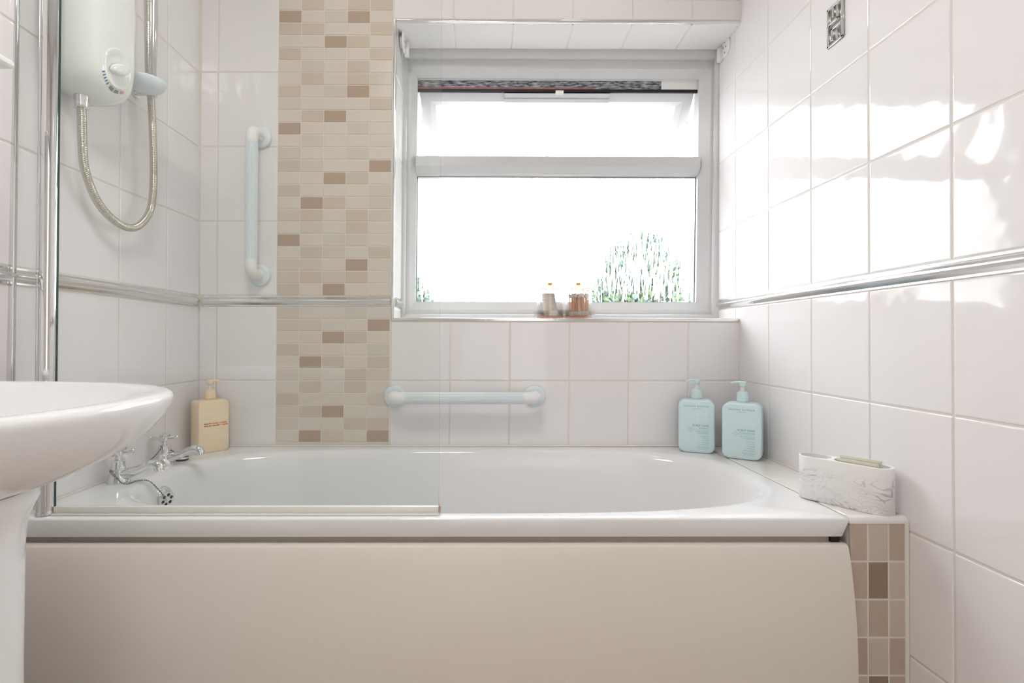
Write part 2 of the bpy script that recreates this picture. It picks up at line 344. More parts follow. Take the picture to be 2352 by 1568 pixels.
# sealant
bm = B()
tube(bm, [(XL+0.002, 1.042, RIM+0.0025), (XL+0.002, YB+0.001, RIM+0.0025), (XR-0.002, YB+0.001, RIM+0.0035), (XR-0.002, 1.052, RIM+0.0035)], [0.0032]*4, 8)
put('trim_8', bm, 'silicone', label='bead of white sealant where bath meets the tiles', kind='structure')
# chrome key-pattern insert on the right wall
ti = thing('decorative_tile_insert', 'small chrome insert with a square spiral pattern set in white tile', 'tile insert', (XR, 1.2406, 0.7272))
bm = B(); box(bm, -0.0022, -0.0004, -0.0285, 0.0285, 0, 0.098, 0.0008, 1); part('backing_plate', bm, mat('dark_chrome_recess', (150,146,142), 0.22, 1.0), ti)
bm = B()
def bar(y0, y1, z0, z1): box(bm, -0.0052, -0.0021, -y1, -y0, z0, z1, 0.0009, 2)
# seen from the room, +across runs towards the window-far end; coordinates across -0.0285..0.0285
def keybars(flip):
    hb = [(-0.0285,0.0285,0.0,0.0055),(-0.0285,-0.0225,0.0,0.049),(0.0225,0.0285,0.0,0.049),
          (-0.013,-0.0065,0.012,0.043),(-0.013,0.024,0.0375,0.0435),(0.003,0.0095,0.004,0.029)]
    for a, b, c, e in hb:
        if flip: a, b, c, e = -b, -a, 0.098-e, 0.098-c
        bar(a, b, c, e)
keybars(False); keybars(True); part('key_pattern', bm, 'chrome', ti)
# ---------------------------------------------------------------- window
win = thing('window_1', 'white framed window with frosted glass and an open top vent', None, (0.27, WY, WZ0), kind='structure')
WL[win.name] = Vector((0.27, WY, WZ0))
def rect_rings(bm, R):
    loft(bm, [[(x0,y,z0),(x1,y,z0),(x1,y,z1),(x0,y,z1)] for x0,x1,z0,z1,y in R])
bm = B(); q = []
for k in range(7):
    a = PI/2*k/6; ins = 0.0195*math.sin(a)+0.0005; y = WY - 0.020*math.cos(a)
    q.append((WX0+ins*0.75, WX1-ins*1.15, WZ0+ins*1.2, WZ1-ins*1.45, y))
rect_rings(bm, [(WX0, WX1, WZ0, WZ1, WY+0.001), (WX0, WX1, WZ0, WZ1, WY-0.020)] + q); put('frame_bead', bm, 'pvc', win, sh=True, sharp=30)
IX0, IX1, IZ0, IZ1 = -0.2640, 0.7915, 0.1410, 0.9775
bm = B(); rect_rings(bm, [(WX0+0.012, WX1-0.018, WZ0+0.018, WZ1-0.02, WY-0.0005), (-0.284, 0.828, 0.1115, 1.004, WY-0.0005), (IX0, IX1, IZ0, IZ1, WY+0.020), (IX0, IX1, IZ0, IZ1, WY+0.065), (WX0, WX1, WZ0, WZ1, WY+0.065)])
put('outer_frame', bm, 'pvc', win, smooth=False, sh=True)
bm = B(); loft(bm, [[(x, y, z) for z, y in ((0.684,1.960),(0.684,1.908),(0.681,1.898),(0.676,WY-0.0005),(0.6435,WY-0.0005),(0.619,1.915),(0.616,1.960))] for x in (IX0-0.001, IX1+0.001)], True, True, True)
put('transom', bm, 'pvc', win, smooth=False, sh=True)
bm = B(); box(bm, IX0-0.003, IX1+0.003, 1.933, 1.937, IZ0-0.003, 0.619); put('lower_pane', bm, 'clear', win, smooth=False, sh=True, label='frosted lower pane of window glass')
bm = B(); rect_rings(bm, [(IX0,IX1,IZ0,0.6165,1.9325),(IX0+0.003,IX1-0.003,IZ0+0.002,0.613,1.9315),(IX0+0.003,IX1-0.003,IZ0+0.002,0.613,1.9325)]); put('gasket', bm, 'grey_gasket', win, smooth=False, sh=True)
def streaks(x0, x1, z0, z1, n, fn):
    bm = B()
    for _ in range(n):
        L = random.uniform(0.034, 0.090); wd = random.uniform(0.0019, 0.0028); a = random.gauss(0, 0.11); cx_, cz_ = random.uniform(x0+0.01, x1-0.01), random.uniform(z0+L*0.3, z1-L*0.3)
        dx, dz = math.sin(a), math.cos(a); pts = []
        for k in range(10):
            t = 2*PI*k/10; px, pz = math.cos(t)*wd/1.0, math.sin(t)
            lz = (L/2 - wd)*(1 if pz > 0 else -1) + pz*wd
            qx = cx_ + px*dz + lz*dx + 0.35*wd*math.sin(lz*60); qz = cz_ - px*dx + lz*dz
            qz = min(max(qz, z0), z1); qx = min(max(qx, x0), x1)
            pts.append((qx, qz))
        ring = [bm.verts.new(fn(px, pz, 0.0002)) for px, pz in pts]
        mid = [bm.verts.new(fn(cx_ + (px-cx_)*0.82, cz_ + (pz-cz_)*0.93, 0.0016)) for px, pz in pts]
        for i in range(10):
            j = (i+1) % 10; bm.faces.new((ring[i], ring[j], mid[j], mid[i]))
        bm.faces.new(mid)
    return bm
put('frosted_streaks', streaks(IX0, IX1, IZ0, 0.617, 2000, lambda x, z, n: (x, 1.937+n, z)), 'streak', win, sh=True, smooth=False, kind='stuff', label='white raised streaks in the frosted glass')
# tilted top-hung vent
th = math.radians(39); HZ, HY = 0.940, 1.937
def vp(x, wv, n): return (x, HY + wv*math.sin(th) - n*math.cos(th), HZ - wv*math.cos(th) - n*math.sin(th))
bm = B(); SX0, SX1, SW = -0.256, 0.784, 0.335
R = []
for ins, n in ((0, -0.052), (0, 0.0), (0.036, 0.0), (0.055, -0.016), (0.055, -0.052)):
    R.append([vp(x, y, n) for x, y in ((SX0+ins, SW-ins),(SX1-ins, SW-ins),(SX1-ins, ins),(SX0+ins, ins))])
loft(bm, R, True, cyc=True); sash = put('vent_sash', bm, 'pvc', win, smooth=False, sh=True, label='open top-hung vent tilted outwards')
bm = B(); lo_, hi_ = [vp(x, y, -0.030) for x, y in ((SX0+0.05,SW-0.05),(SX1-0.05,SW-0.05),(SX1-0.05,0.05),(SX0+0.05,0.05))], [vp(x, y, -0.034) for x, y in ((SX0+0.05,SW-0.05),(SX1-0.05,SW-0.05),(SX1-0.05,0.05),(SX0+0.05,0.05))]
loft(bm, [lo_, hi_], True, True, True); put('vent_pane', bm, 'clear', sash, smooth=False, sh=True)
put('frosted_streaks', streaks(SX0+0.056, SX1-0.056, 0.056, SW-0.056, 1000, lambda x, z, n: vp(x, z, -0.034-n)), 'streak', sash, sh=True, smooth=False, kind='stuff')
bm = B()
def vbox(x0, x1, w0, w1, n0, n1, bev=0.0):
    vsx = [bm.verts.new(vp(x, a, n)) for x in (x0, x1) for a in (w0, w1) for n in (n0, n1)]
    for q_ in ((0,1,3,2),(4,6,7,5),(0,4,5,1),(2,3,7,6),(0,2,6,4),(1,5,7,3)): bm.faces.new([vsx[i] for i in q_])
vbox(0.062, 0.462, 0.004, 0.018, 0.0, 0.014); vbox(0.064, 0.460, 0.018, 0.024, 0.0, 0.008); vbox(0.062, 0.462, 0.024, 0.036, 0.0, 0.011); put('trickle_vent', bm, 'pvc', sash, smooth=False, sh=True)
bm = B(); vbox(0.255, 0.285, -0.006, 0.008, 0.0, 0.015); put('vent_clip', bm, 'plastic', sash, smooth=False, sh=True)
bm = B(); tube(bm, [vp(0.241,0.300,-0.002), vp(0.241,0.285,0.022), vp(0.241,0.24,0.032), vp(0.242,0.185,0.034)], [0.006,0.0055,0.005,0.004], 10); put('vent_handle', bm, 'plastic', sash, sh=True)
bm = B(); box(bm, IX0, IX1, 1.928, 1.936, 0.934, 0.9445); put('rubber_gasket', bm, 'dark', win, smooth=False, sh=True)
bm = B(); box(bm, IX0, 0.655, 1.930, 1.940, 0.9445, 0.99); put('head_rail', bm, 'weather', win, smooth=False, sh=True, label='weathered blue grey head rail in the gap')
bm = B(); box(bm, IX0, 0.40, 1.9288, 1.930, 0.9448, 0.9515); put('stained_strip', bm, 'weather_red', win, smooth=False, sh=True)
bm = B(); box(bm, IX0, IX1, 1.924, 1.930, 0.9765, 0.979); put('seal_strip', bm, 'plastic', win, smooth=False, sh=True)
bm = B(); box(bm, 0.655, IX1, 1.930, 1.940, 0.9445, 0.99); put('white_end_block', bm, 'plastic', win, smooth=False, sh=True)  # added white block standing for flaked paint at this end
for xs, s in ((-0.2605, 1), (0.787, -1)):
    bm = B(); tube(bm, [(xs, 1.955, 0.95), (xs+s*0.002, 2.02, 0.87), (xs+s*0.006, 2.06, 0.80)], 0.003, 6); tube(bm, [(xs, 1.962, 0.79), (xs+s*0.002, 2.0, 0.845), (xs+s*0.004, 2.02, 0.875)], 0.0028, 6); put('friction_stay', bm, 'satin', win, sh=True)
# ---------------------------------------------------------------- outside: ground and shrubs
bm = B(); box(bm, -30, 30, 2.3, 60, ZF-0.4, ZF-0.3); put('ground', bm, 'paving', smooth=False, label='grey paving outside the window', kind='structure')
def shrub(x, y, hgt, rad, label, seed, nl):
    rn = random.Random(seed); z0 = ZF - 0.3
    t = thing('garden_shrub', label, 'shrub', (x, y, z0), group=None)
    bm = B(); tube(bm, [(0,0,0),(0.02,0,hgt*0.5),(0,0.01,hgt*0.85)], [0.05,0.035,0.01], 8); part('trunk', bm, 'bark', t)
    for nm, mt, sh_ in (('foliage', 'leaf_a', 0), ('foliage', 'leaf_b', 1)):
        bm = B()
        for _ in range(nl):
            u = rn.uniform(0.12, 1.0); prof = rad * (1 - max(0.0, (u-0.45)/0.55)**2.3)**0.5 * min(1.0, 0.75+u)
            if (sh_ == 1) != (rn.random() < 0.15 + 0.75*u**2): continue
            a = rn.uniform(0, 2*PI); r = prof * math.sqrt(rn.uniform(0.25, 1.0)); p = Vector((r*math.cos(a), r*math.sin(a), hgt*u))
            dr = Vector((math.cos(a)*0.6 + rn.gauss(0,0.4), math.sin(a)*0.6 + rn.gauss(0,0.4), 0.7 + rn.gauss(0,0.3))).normalized(); sd = dr.orthogonal().normalized(); sd = Matrix.Rotation(rn.uniform(0, 6.28), 3, dr) @ sd
            L, wd = rn.uniform(0.032, 0.060), rn.uniform(0.010, 0.017)
            q_ = [bm.verts.new(p + v) for v in (Vector(), dr*L*0.45 + sd*wd, dr*L, dr*L*0.45 - sd*wd)]
            bm.faces.new(q_)
        part(nm, bm, mt, t, smooth=False, kind='stuff')
    return t
shrub(1.09, 3.6, 1.95, 0.40, 'rounded green garden shrub outside behind the frosted lower pane', 3, 34000)
shrub(-0.60, 3.9, 1.73, 0.26, 'slim shrub outside at the window corner beside the mosaic strip', 4, 9000)
# ---------------------------------------------------------------- bath
bath = thing('bathtub', 'long white built-in bath below the window', 'bathtub', (-0.112, 1.37, ZF))
BX0, BX1, BY0, BY1 = XL+0.002, 0.7391, 1.0347, YB+0.0045
bcx, bcy = -0.0905, 1.3795
angs = sorted(set([2*PI*k/200 for k in range(200)] + [math.atan2(y-bcy, x-bcx) % (2*PI) for x in (BX0,BX1) for y in (BY0,BY1)]))
def rect_ring(z, ins):
    out = []
    for a in angs:
        c, s = math.cos(a), math.sin(a)
        tx = ((BX1-min(ins,0.001)-bcx) if c > 0 else (BX0-bcx))/c if abs(c) > 1e-9 else 1e9
        ty = ((BY1-bcy) if s > 0 else (BY0+ins-bcy))/s if abs(s) > 1e-9 else 1e9
        t = min(tx, ty); out.append((bcx+c*t, bcy+s*t, z))
    return out
def sup_ring(z, cx_, cy_, a_, b_, n):
    out = []
    for a in angs:
        c, s = math.cos(a), math.sin(a)
        r = ((abs(c)/a_)**n + (abs(s)/b_)**n)**(-1.0/n); out.append((cx_+c*r, cy_+s*r, z))
    return out
bm = B()
a0, b0 = 0.793, 0.3095
rings = [rect_ring(RIM-0.0387, 0.016), rect_ring(RIM-0.0387, 0.0052), rect_ring(RIM-0.0372, 0.0044), rect_ring(RIM-0.0045, 0.0), rect_ring(RIM-0.0015, 0.001), rect_ring(RIM, 0.004)]
rings += [sup_ring(RIM, bcx, bcy, a0+0.012, b0+0.006, 3.4), sup_ring(RIM-0.0012, bcx, bcy, a0+0.004, b0+0.001, 3.3), sup_ring(RIM-0.0045, bcx, bcy, a0-0.004, b0-0.004, 3.2), sup_ring(RIM-0.011, bcx, bcy, a0-0.011, b0-0.009, 3.1), sup_ring(RIM-0.024, bcx-0.002, bcy, a0-0.018, b0-0.014, 3.1)]
for k in range(1, 9):
    t = k/8; rings.append(sup_ring(RIM-0.024-0.33*t, bcx-0.002-0.075*t, bcy, a0-0.018-0.115*t, b0-0.014-0.045*t, 3.1+0.6*t))
zf = RIM-0.354
for k in range(1, 5):
    t = k/4; rings.append(sup_ring(zf-0.035*math.sin(t*PI/2), bcx-0.077, bcy, a0-0.133-0.06*(1-math.cos(t*PI/2)), b0-0.059-0.055*(1-math.cos(t*PI/2)), 3.7))
loft(bm, rings, True, False, True); put('tub', bm, 'acrylic', bath, sharp=50)
bm = B(); box(bm, BX0, BX1-0.012, BY0+0.017, BY0+0.03, -0.4235, RIM-0.0385); put('support_batten', bm, 'batten', bath, label='taupe strip below the bath rim', smooth=False)
bm = B(); box(bm, BX1-0.030, BX1-0.012, BY0+0.0105, BY0+0.02, -0.414, RIM-0.0392); put('corner_gap_shade', bm, 'hole_shade', bath, smooth=False, label='small dark block painted as shade under the rim corner')  # solid dark block in place of a shaded gap
# overflow
of = B(); T = axis_to((0.93, -0.33, -0.10), (-0.868, 1.374, -0.425))
lathe(of, [(0.0305,-0.006),(0.0305,0.003),(0.028,0.0065),(0.021,0.008)], 32, T); lathe(of, [(0.0225,0.006),(0.0225,0.020),(0.0205,0.0235),(0.017,0.0222),(0.004,0.0222)], 32, T)
ofo = put('overflow', of, 'chrome', bath)
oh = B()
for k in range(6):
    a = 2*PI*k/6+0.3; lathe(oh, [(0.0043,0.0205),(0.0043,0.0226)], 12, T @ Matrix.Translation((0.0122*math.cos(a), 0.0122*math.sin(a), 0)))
put('overflow_holes', oh, 'hole_shade', ofo, kind='stuff')  # black discs, the shade inside the holes put into colour
sc_ = B(); lathe(sc_, [(0.0045,0.022),(0.0045,0.026),(0.002,0.0275)], 12, T); put('overflow_screw', sc_, 'chrome', ofo)
# bath panel
bp = B(); prof = [(1.062,-0.4222),(1.050,-0.4222),(1.0415,-0.4232),(1.0375,-0.426),(1.0355,-0.431),(1.0305,-0.4525),(1.0252,-0.485),(1.0200,-0.5205),(1.0160,-0.556),(1.0127,-0.594),(1.0110,-0.64),(1.0102,-0.6872),(1.0100,-0.76),(1.0100,-0.915),(1.062,-0.915)]
loft(bp, [[(x, y+dy-0.0063, z+0.0075 if z > -0.9 else z) for y, z in prof] for x, dy in ((BX0, 0.0), (BX1-0.007, 0.0), (BX1-0.003, 0.0012), (BX1-0.0015, 0.005))], True, True, True)
put('bath_panel', bp, 'panel', bath, label='plain cream bowed bath panel', sharp=30)
# ---------------------------------------------------------------- ledge at the end of the bath
led = thing('tiled_ledge', 'narrow tiled ledge at the bath end with beige mosaic front', 'ledge', (0.80, 1.37, ZF))
bm = B(); box(bm, BX1+0.003, XR+0.001, 1.0352, YB+0.002, ZF, RIM+0.0002); put('core', bm, 'silicone', led, smooth=False)
for y0, y1 in ((1.046, 1.320), (1.320, 1.570), (1.570, 1.716)):
    tile(led, 'up', ((BX1+XR)/2+0.002, (y0+y1)/2, RIM+0.0015), XR-BX1-0.006, y1-y0-0.003, 'tile_cream', name='tile')
bm = B(); pr = [(1.049, RIM+0.0025)] + [(1.0412 - 0.008*math.sin(PI/2*k/5), RIM - 0.0055 + 0.008*math.cos(PI/2*k/5)) for k in range(6)] + [(1.0332, RIM-0.010), (1.049, RIM-0.010)]
loft(bm, [[(x, y, z) for y, z in pr] for x in (BX1+0.001, XR-0.002)], True, True, True); put('edge_trim', bm, 'plastic', led, label='white rounded tile trim')
lx = [0.7400, 0.7776, 0.8197, 0.8570]; lz = -0.3725
for r, row in enumerate(("mlm", "mdl", "lml", "mlm", "ldm", "mlm", "lml")):
    z1, z0 = lz - 0.0768*r, lz - 0.0768*(r+1)
    for c, k in enumerate(row):
        tile(led, 'back', ((lx[c]+lx[c+1])/2, 1.0342, (z0+z1)/2), lx[c+1]-lx[c]-0.0028, z1-z0-0.0032, LEDM[k], False, 'mosaic_tile', 0.0012, 0.001)
bm = B(); tube(bm, [(XR-0.0035, 1.0345, RIM-0.006), (XR-0.0035, 1.0345, ZF+0.01)], 0.0045, 8); put('sealant', bm, 'silicone', led)
# ---------------------------------------------------------------- shower screen
scr = thing('shower_screen', 'clear hinged glass shower screen standing on the bath rim', 'shower screen', (-0.5, 1.06, RIM))
ZT = 0.96
lean = lambda p: Vector((p[0] + (p[2]-RIM)*(-0.0077 + 0.0107*(p[0]+0.892)/0.796), p[1] + 0.0135*(p[2]-RIM), p[2]))
def scr_put(name, bm, m, **kw):
    for v in bm.verts: v.co = lean(v.co)
    return put(name, bm, m, scr, **kw)
bm = B(); box(bm, -0.8905, -0.0963, 1.0595, 1.0655, RIM+0.012, ZT); g = scr_put('glass_panel', bm, ['glass', 'edge', 'edge_light'], smooth=False)
for p in g.data.polygons:
    if abs(p.normal.x) > 0.9: p.material_index = 1 if p.center.x < 0 else 2
    elif abs(p.normal.z) > 0.9: p.material_index = 2
bm = B(); pl_ = [(-0.9520,1.0320),(-0.9265,1.0555),(-0.9265,1.0605),(-0.9520,1.0370)]; loft(bm, [[(x, y, z) for x, y in pl_] for z in (RIM+0.004, ZT)], True, True, True); scr_put('infill_glass', bm, 'glass', smooth=False)
bm = B(); box(bm, XL+0.0005, XL+0.0140, 1.0290, 1.0380, RIM+0.002, ZT, 0.0025, 3); scr_put('wall_profile', bm, 'chrome', label='chrome wall profile')
bm = B(); lathe(bm, [(0.0165,RIM+0.006),(0.0165,ZT)], 32, Matrix.Translation((-0.9070,1.0600,0))); box(bm, -0.9285, -0.9225, 1.0540, 1.0640, RIM+0.006, ZT, 0.002); scr_put('hinge_pole', bm, 'chrome', label='round chrome hinge pole')
bm = B(); lathe(bm, [(0.0175,RIM+0.001),(0.0175,RIM+0.0075),(0.0165,RIM+0.009)], 32, Matrix.Translation((-0.9070,1.0600,0))); scr_put('pole_foot', bm, 'chrome')
bm = B(); box(bm, -0.8895, -0.0958, 1.0567, 1.0683, RIM+0.004, RIM+0.0165, 0.0015); box(bm, -0.8895, -0.0955, 1.0495, 1.0567, RIM+0.0004, RIM+0.0035, 0.001); scr_put('bottom_seal', bm, 'seal', label='yellowed clear drip seal along the bottom')
bm = B(); box(bm, -0.0956, -0.0922, 1.0555, 1.0692, RIM+0.0035, RIM+0.0185, 0.001); scr_put('seal_end_cap', bm, mat('scuffed_cap', (206,186,176), 0.5, var=(300,(150,110,90))))
# ---------------------------------------------------------------- taps, plug
def tap(x, y, rz, label):
    t = thing('bath_tap', label, 'tap', (x, y, RIM), rz, 'chrome bath taps')
    bm = B(); lathe(bm, [(0.0265,0.0),(0.0265,0.003),(0.0255,0.008),(0.0235,0.016),(0.0205,0.024),(0.0175,0.030),(0.0165,0.033)], 32, Matrix.Diagonal((1.0,0.92,1,1))); part('tap_body', bm, 'chrome', t)
    bm = B(); P = smooth_path([(-0.004,0,0.012),(0.022,0,0.023),(0.050,0,0.033),(0.074,0,0.0435),(0.090,0,0.047),(0.101,0,0.044),(0.105,0,0.034)], 0.004)
    n = len(P)-1; rr = [0.0155 - 0.0055*min(1, 1.6*i/n) + (0.0018 if i/n > 0.75 else 0) for i in range(n+1)]; tube(bm, P, rr, 16); part('spout', bm, 'chrome', t)
    bm = B(); lathe(bm, [(0.0095,0),(0.0095,0.006)], 20, axis_to((0.25,0,-1), (0.1045,0,0.036))); part('aerator', bm, 'chrome', t)
    bm = B(); lathe(bm, [(0.0158,0.0325),(0.0165,0.0335),(0.0165,0.036),(0.0140,0.054),(0.0146,0.055),(0.0146,0.058),(0.0075,0.0585)], 28); part('bonnet', bm, 'chrome', t)
    bm = B(); lathe(bm, [(0.0072,0.057),(0.0072,0.072)], 16); hd = part('spindle', bm, 'chrome', t)
    bm = B(); lathe(bm, [(0.0088,0.069),(0.0105,0.071),(0.0110,0.084),(0.0128,0.0855),(0.0128,0.088),(0.011,0.090)], 24)
    for k in range(4):
        a = PI/2*k + 0.30; dr = Vector((math.cos(a), math.sin(a), 0)); tube(bm, [dr*0.006+Vector((0,0,0.078)), dr*0.022+Vector((0,0,0.0785)), dr*0.0335+Vector((0,0,0.079)), dr*0.0355+Vector((0,0,0.079))], [0.0042,0.0048,0.0066,0.0058], 12)
    part('cross_handle', bm, 'chrome', t)
    return t
tap(-0.9260, 1.294, -0.02, 'chrome cross-head bath tap half hidden behind the basin, nearer the overflow')
tap(-0.9230, 1.473, 0.0, 'chrome cross-head bath tap fully in view beside the honey coloured bottle')
pl = thing('bath_plug', 'chrome bath plug on a ball chain, resting behind the taps', 'bath plug', (-0.907, 1.532, RIM))
bm = B(); lathe(bm, [(0.016,0.0),(0.0175,0.003),(0.0175,0.006)], 24); part('rubber_seal', bm, 'dark', pl)
bm = B(); lathe(bm, [(0.019,0.006),(0.0195,0.008),(0.019,0.0105),(0.005,0.0115),(0.0045,0.016),(0.006,0.018),(0.004,0.021)], 28); part('plug_disc', bm, 'chrome', pl)
bm = B()
def chain(pts):
    path = smooth_path(pts, 0.002); acc = 0.0; last = path[0]
    for p in path:
        acc += (p-last).length; last = p
        if acc >= 0.0042:
            acc = 0.0; lathe(bm, [(0.0007,-0.0018),(0.0017,-0.001),(0.0019,0),(0.0017,0.001),(0.0007,0.0018)], 6, Matrix.Translation(p))
    tube(bm, path[::2], 0.0005, 4)
chain([(-0.848,1.362,-0.424),(-0.853,1.342,-0.396),(-0.866,1.322,-0.366),(-0.881,1.302,RIM+0.003),(-0.893,1.272,RIM+0.0025),(-0.908,1.266,-0.345),(-0.930,1.273,-0.331),(-0.9430,1.290,-0.3285)])
chain([(-0.908,1.298,-0.327),(-0.905,1.34,-0.332),(-0.910,1.40,-0.326),(-0.918,1.452,-0.309),(-0.9240,1.4585,-0.304)])
chain([(-0.909,1.477,-0.318),(-0.905,1.502,-0.333),(-0.906,1.520,-0.342),(-0.907,1.532,-0.341)])
put('ball_chain', bm, 'chain', pl)
# ---------------------------------------------------------------- grab rails
def grab(name_label, p0, p1, d0):
    """p0, p1 flange centres on the back wall; the bar stands d0 off the wall"""
    p0, p1 = SH(Vector(p0)), SH(Vector(p1)); ax = (p1-p0).normalized(); out = Vector((0,-1,0)); mid = (p0+p1)/2
    t = thing('grab_rail', name_label, 'grab rail', mid); 
    for p, s in ((p0, 1), (p1, -1)):
        bm = B(); lathe(bm, [(0.037,0.0005),(0.0375,0.004),(0.0355,0.010),(0.030,0.0135),(0.0215,0.0150)], 36, axis_to(out, p)); put('flange', bm, 'bluewhite', t)
        bm = B(); R_ = 0.026
        pts = [p + out*0.010] + [p + out*(d0-R_) + out*(R_*math.sin(a)) + ax*s*(R_*(1-math.cos(a))) for a in [PI/2*k/8 for k in range(9)]] + [p + out*d0 + ax*s*0.044]
        tube(bm, pts, 0.0192, 24); put('elbow', bm, 'plastic', t, sharp=60)
    bm = B(); n = 96; side = ax.cross(out)
    ring = lambda c: [c + (out*math.cos(2*PI*k/n) + side*math.sin(2*PI*k/n)) * (0.0188 + (0.0006 if k % 4 < 2 else -0.0004)) for k in range(n)]
    loft(bm, [ring(p0+out*d0+ax*0.038), ring(p1+out*d0-ax*0.038)], True, True, True); put('fluted_grip', bm, 'bluewhite', t, sharp=25)
    return t
grab('upright pale blue-white ribbed grab rail beside the mosaic strip', (-0.7610,YB,0.6768), (-0.7610,YB,0.2157), 0.070)
grab('level pale blue-white ribbed grab rail under the window', (-0.302,YB,-0.1906), (0.1676,YB,-0.1906), 0.066)
# ---------------------------------------------------------------- electric shower
shw = thing('electric_shower', 'white electric shower unit with a round dial and steel hose', 'shower unit', (XL, 1.193, 0.561))
def sq_ring(x, s, hy, hz, n, cz, cnt=64):
    out = []
    for k in range(cnt):
        a = 2*PI*k/cnt; c, s_ = math.cos(a), math.sin(a); r = ((abs(c)/hy)**n + (abs(s_)/hz)**n)**(-1/n)
        out.append((x, c*r*s, cz + s_*r*s))
    return out
bm = B(); SB = [(0.0005,1.0,0.080,0.185),(0.045,1.0,0.080,0.185),(0.066,0.985,0.080,0.185),(0.082,0.95,0.080,0.185),(0.094,0.885,0.080,0.185),(0.101,0.79,0.080,0.185),(0.1045,0.66,0.080,0.185),(0.106,0.45,0.080,0.185),(0.1068,0.2,0.080,0.185)]
loft(bm, [sq_ring(x, s, hy, hz, 4.6, 0.185) for x, s, hy, hz in SB], True, False, True)
bvh = BVHTree.FromBMesh(bm); part('shower_body', bm, 'plastic_gloss', shw, sharp=60)
def onbody(y, z):
    h = bvh.ray_cast(Vector((0.5, y, z)), Vector((-1,0,0))); return h[0].x if h[0] else 0.1
dy, dz = 0.001, 0.071
bm = B(); xd = onbody(dy, dz) - 0.003
lathe(bm, [(0.0445,-0.006),(0.0445,0.0022),(0.0430,0.0042),(0.036,0.0050),(0.034,0.0040),(0.02,0.0040)], 40, axis_to((1,0,-0.16), (xd,dy,dz))); dial = part('dial', bm, 'dial', shw)
bm = B(); T = axis_to((1,0,-0.16), (xd,dy,dz)) @ Matrix.Rotation(0.5, 4, 'Z')
rg = []
for z, s in ((0.005,1.0),(0.013,0.92),(0.0165,0.75),(0.0175,0.4)):
    rg.append([T @ Vector((0.030*s*math.cos(a), 0.013*s*math.sin(a), z)) for a in [2*PI*k/28 for k in range(28)]])
loft(bm, rg, True, False, True); put_k = part('dial_grip', bm, 'dial', dial)
def mark(bm, a0, a1, r0, r1):
    pts = []
    for r, aa in ((r0, (a0, (a0+a1)/2, a1)), (r1, (a1, (a0+a1)/2, a0))):
        for a in aa:
            y, z = dy + r*math.cos(a), dz + r*math.sin(a); pts.append((onbody(y, z) + 0.0013, y, z))
    bm.faces.new([bm.verts.new(p) for p in pts])
D = math.radians
for lab, mm, rng in (('blue_marks', 'blue_mark', [(-148+7.5*k, -145.0+7.5*k) for k in range(5)]), ('grey_marks', 'grey_mark', [(-107,-91),(-88,-74)]), ('red_marks', 'red_mark', [(-69,-67),(-64,-62),(-59,-57)])):
    bm = B()
    for a, b in rng: mark(bm, D(a), D(b), 0.0465, 0.0535)
    part(lab, bm, mm, shw, smooth=False, kind='stuff')
bm = B(); lathe(bm, [(0.0035,0),(0.0035,0.0012)], 12, axis_to((0.5,0.8,0.2), (0.066,0.0815,0.245))); part('screw_hole', bm, 'hole_shade', shw)  # proud dark disc painted as the shade in a screw hole
bm = B(); lathe(bm, [(0.0168,0.024),(0.0168,0.014),(0.0165,0.008),(0.0132,-0.032),(0.0142,-0.033),(0.0142,-0.037),(0.010,-0.0375)], 28, Matrix.Translation((0.030,-0.012,0.009))); part('hose_nut', bm, 'satin', shw, label='chrome hose nut')
bm = B(); P = smooth_path([(0.030,-0.0120,-0.0210),(0.032,-0.0110,-0.1140),(0.033,-0.0030,-0.1700),(0.033,0.0310,-0.2270),(0.033,0.0840,-0.2615),(0.034,0.1440,-0.2700),(0.037,0.1890,-0.2460),(0.041,0.2190,-0.1930),(0.045,0.2220,-0.1070),(0.047,0.2140,0.0105),(0.043,0.2130,0.096),(0.038,0.2110,0.173),(0.035,0.2110,0.313),(0.035,0.2110,0.633)], 0.0014)
tube(bm, P, [0.0086 if i % 3 == 0 else (0.0096 if i % 3 == 1 else 0.0094) for i in range(len(P))], 12); part('shower_hose', bm, 'steel', shw, sharp=60, label='ribbed steel hose hanging in a loop')
rr = thing('riser_rail', 'upright chrome riser rail beside the shower unit', 'shower rail', (XL+0.050, 1.403, 0.668))
bm = B(); lathe(bm, [(0.0095,0.0),(0.0105,0.001),(0.0105,0.66)], 24); part('rail_tube', bm, 'chrome', rr)
for z in (0.012, 0.64):
    bm = B(); tube(bm, [(-0.0495,0,z),(-0.042,0,z),(-0.041,0,z),(0,0,z)], [0.017,0.017,0.011,0.0105], 20); part('wall_bracket', bm, 'chrome', rr)
sd = thing('soap_dish', 'pale white soap dish clipped on the shower rail', 'soap dish', (XL+0.060, 1.345, 0.6520))
bm = B(); rg = []
for z, s in ((0.0,0.25),(0.001,0.45),(0.008,0.78),(0.020,0.95),(0.027,1.0),(0.029,0.985),(0.027,0.955),(0.019,0.90),(0.011,0.72),(0.006,0.40)):
    rg.append([(0.047*s*math.cos(a)+0.010, 0.048*s*math.sin(a), z) for a in [2*PI*k/40 for k in range(40)]])
loft(bm, rg, True, True, True); part('dish', bm, 'bluewhite', sd, sharp=60)
bm = B(); lathe(bm, [(0.0155,0.036),(0.0155,0.062)], 20, Matrix.Translation((-0.010,0.058,0))); box(bm, -0.016, 0.000, 0.030, 0.050, 0.020, 0.058, 0.003); part('clip', bm, 'bluewhite', sd)
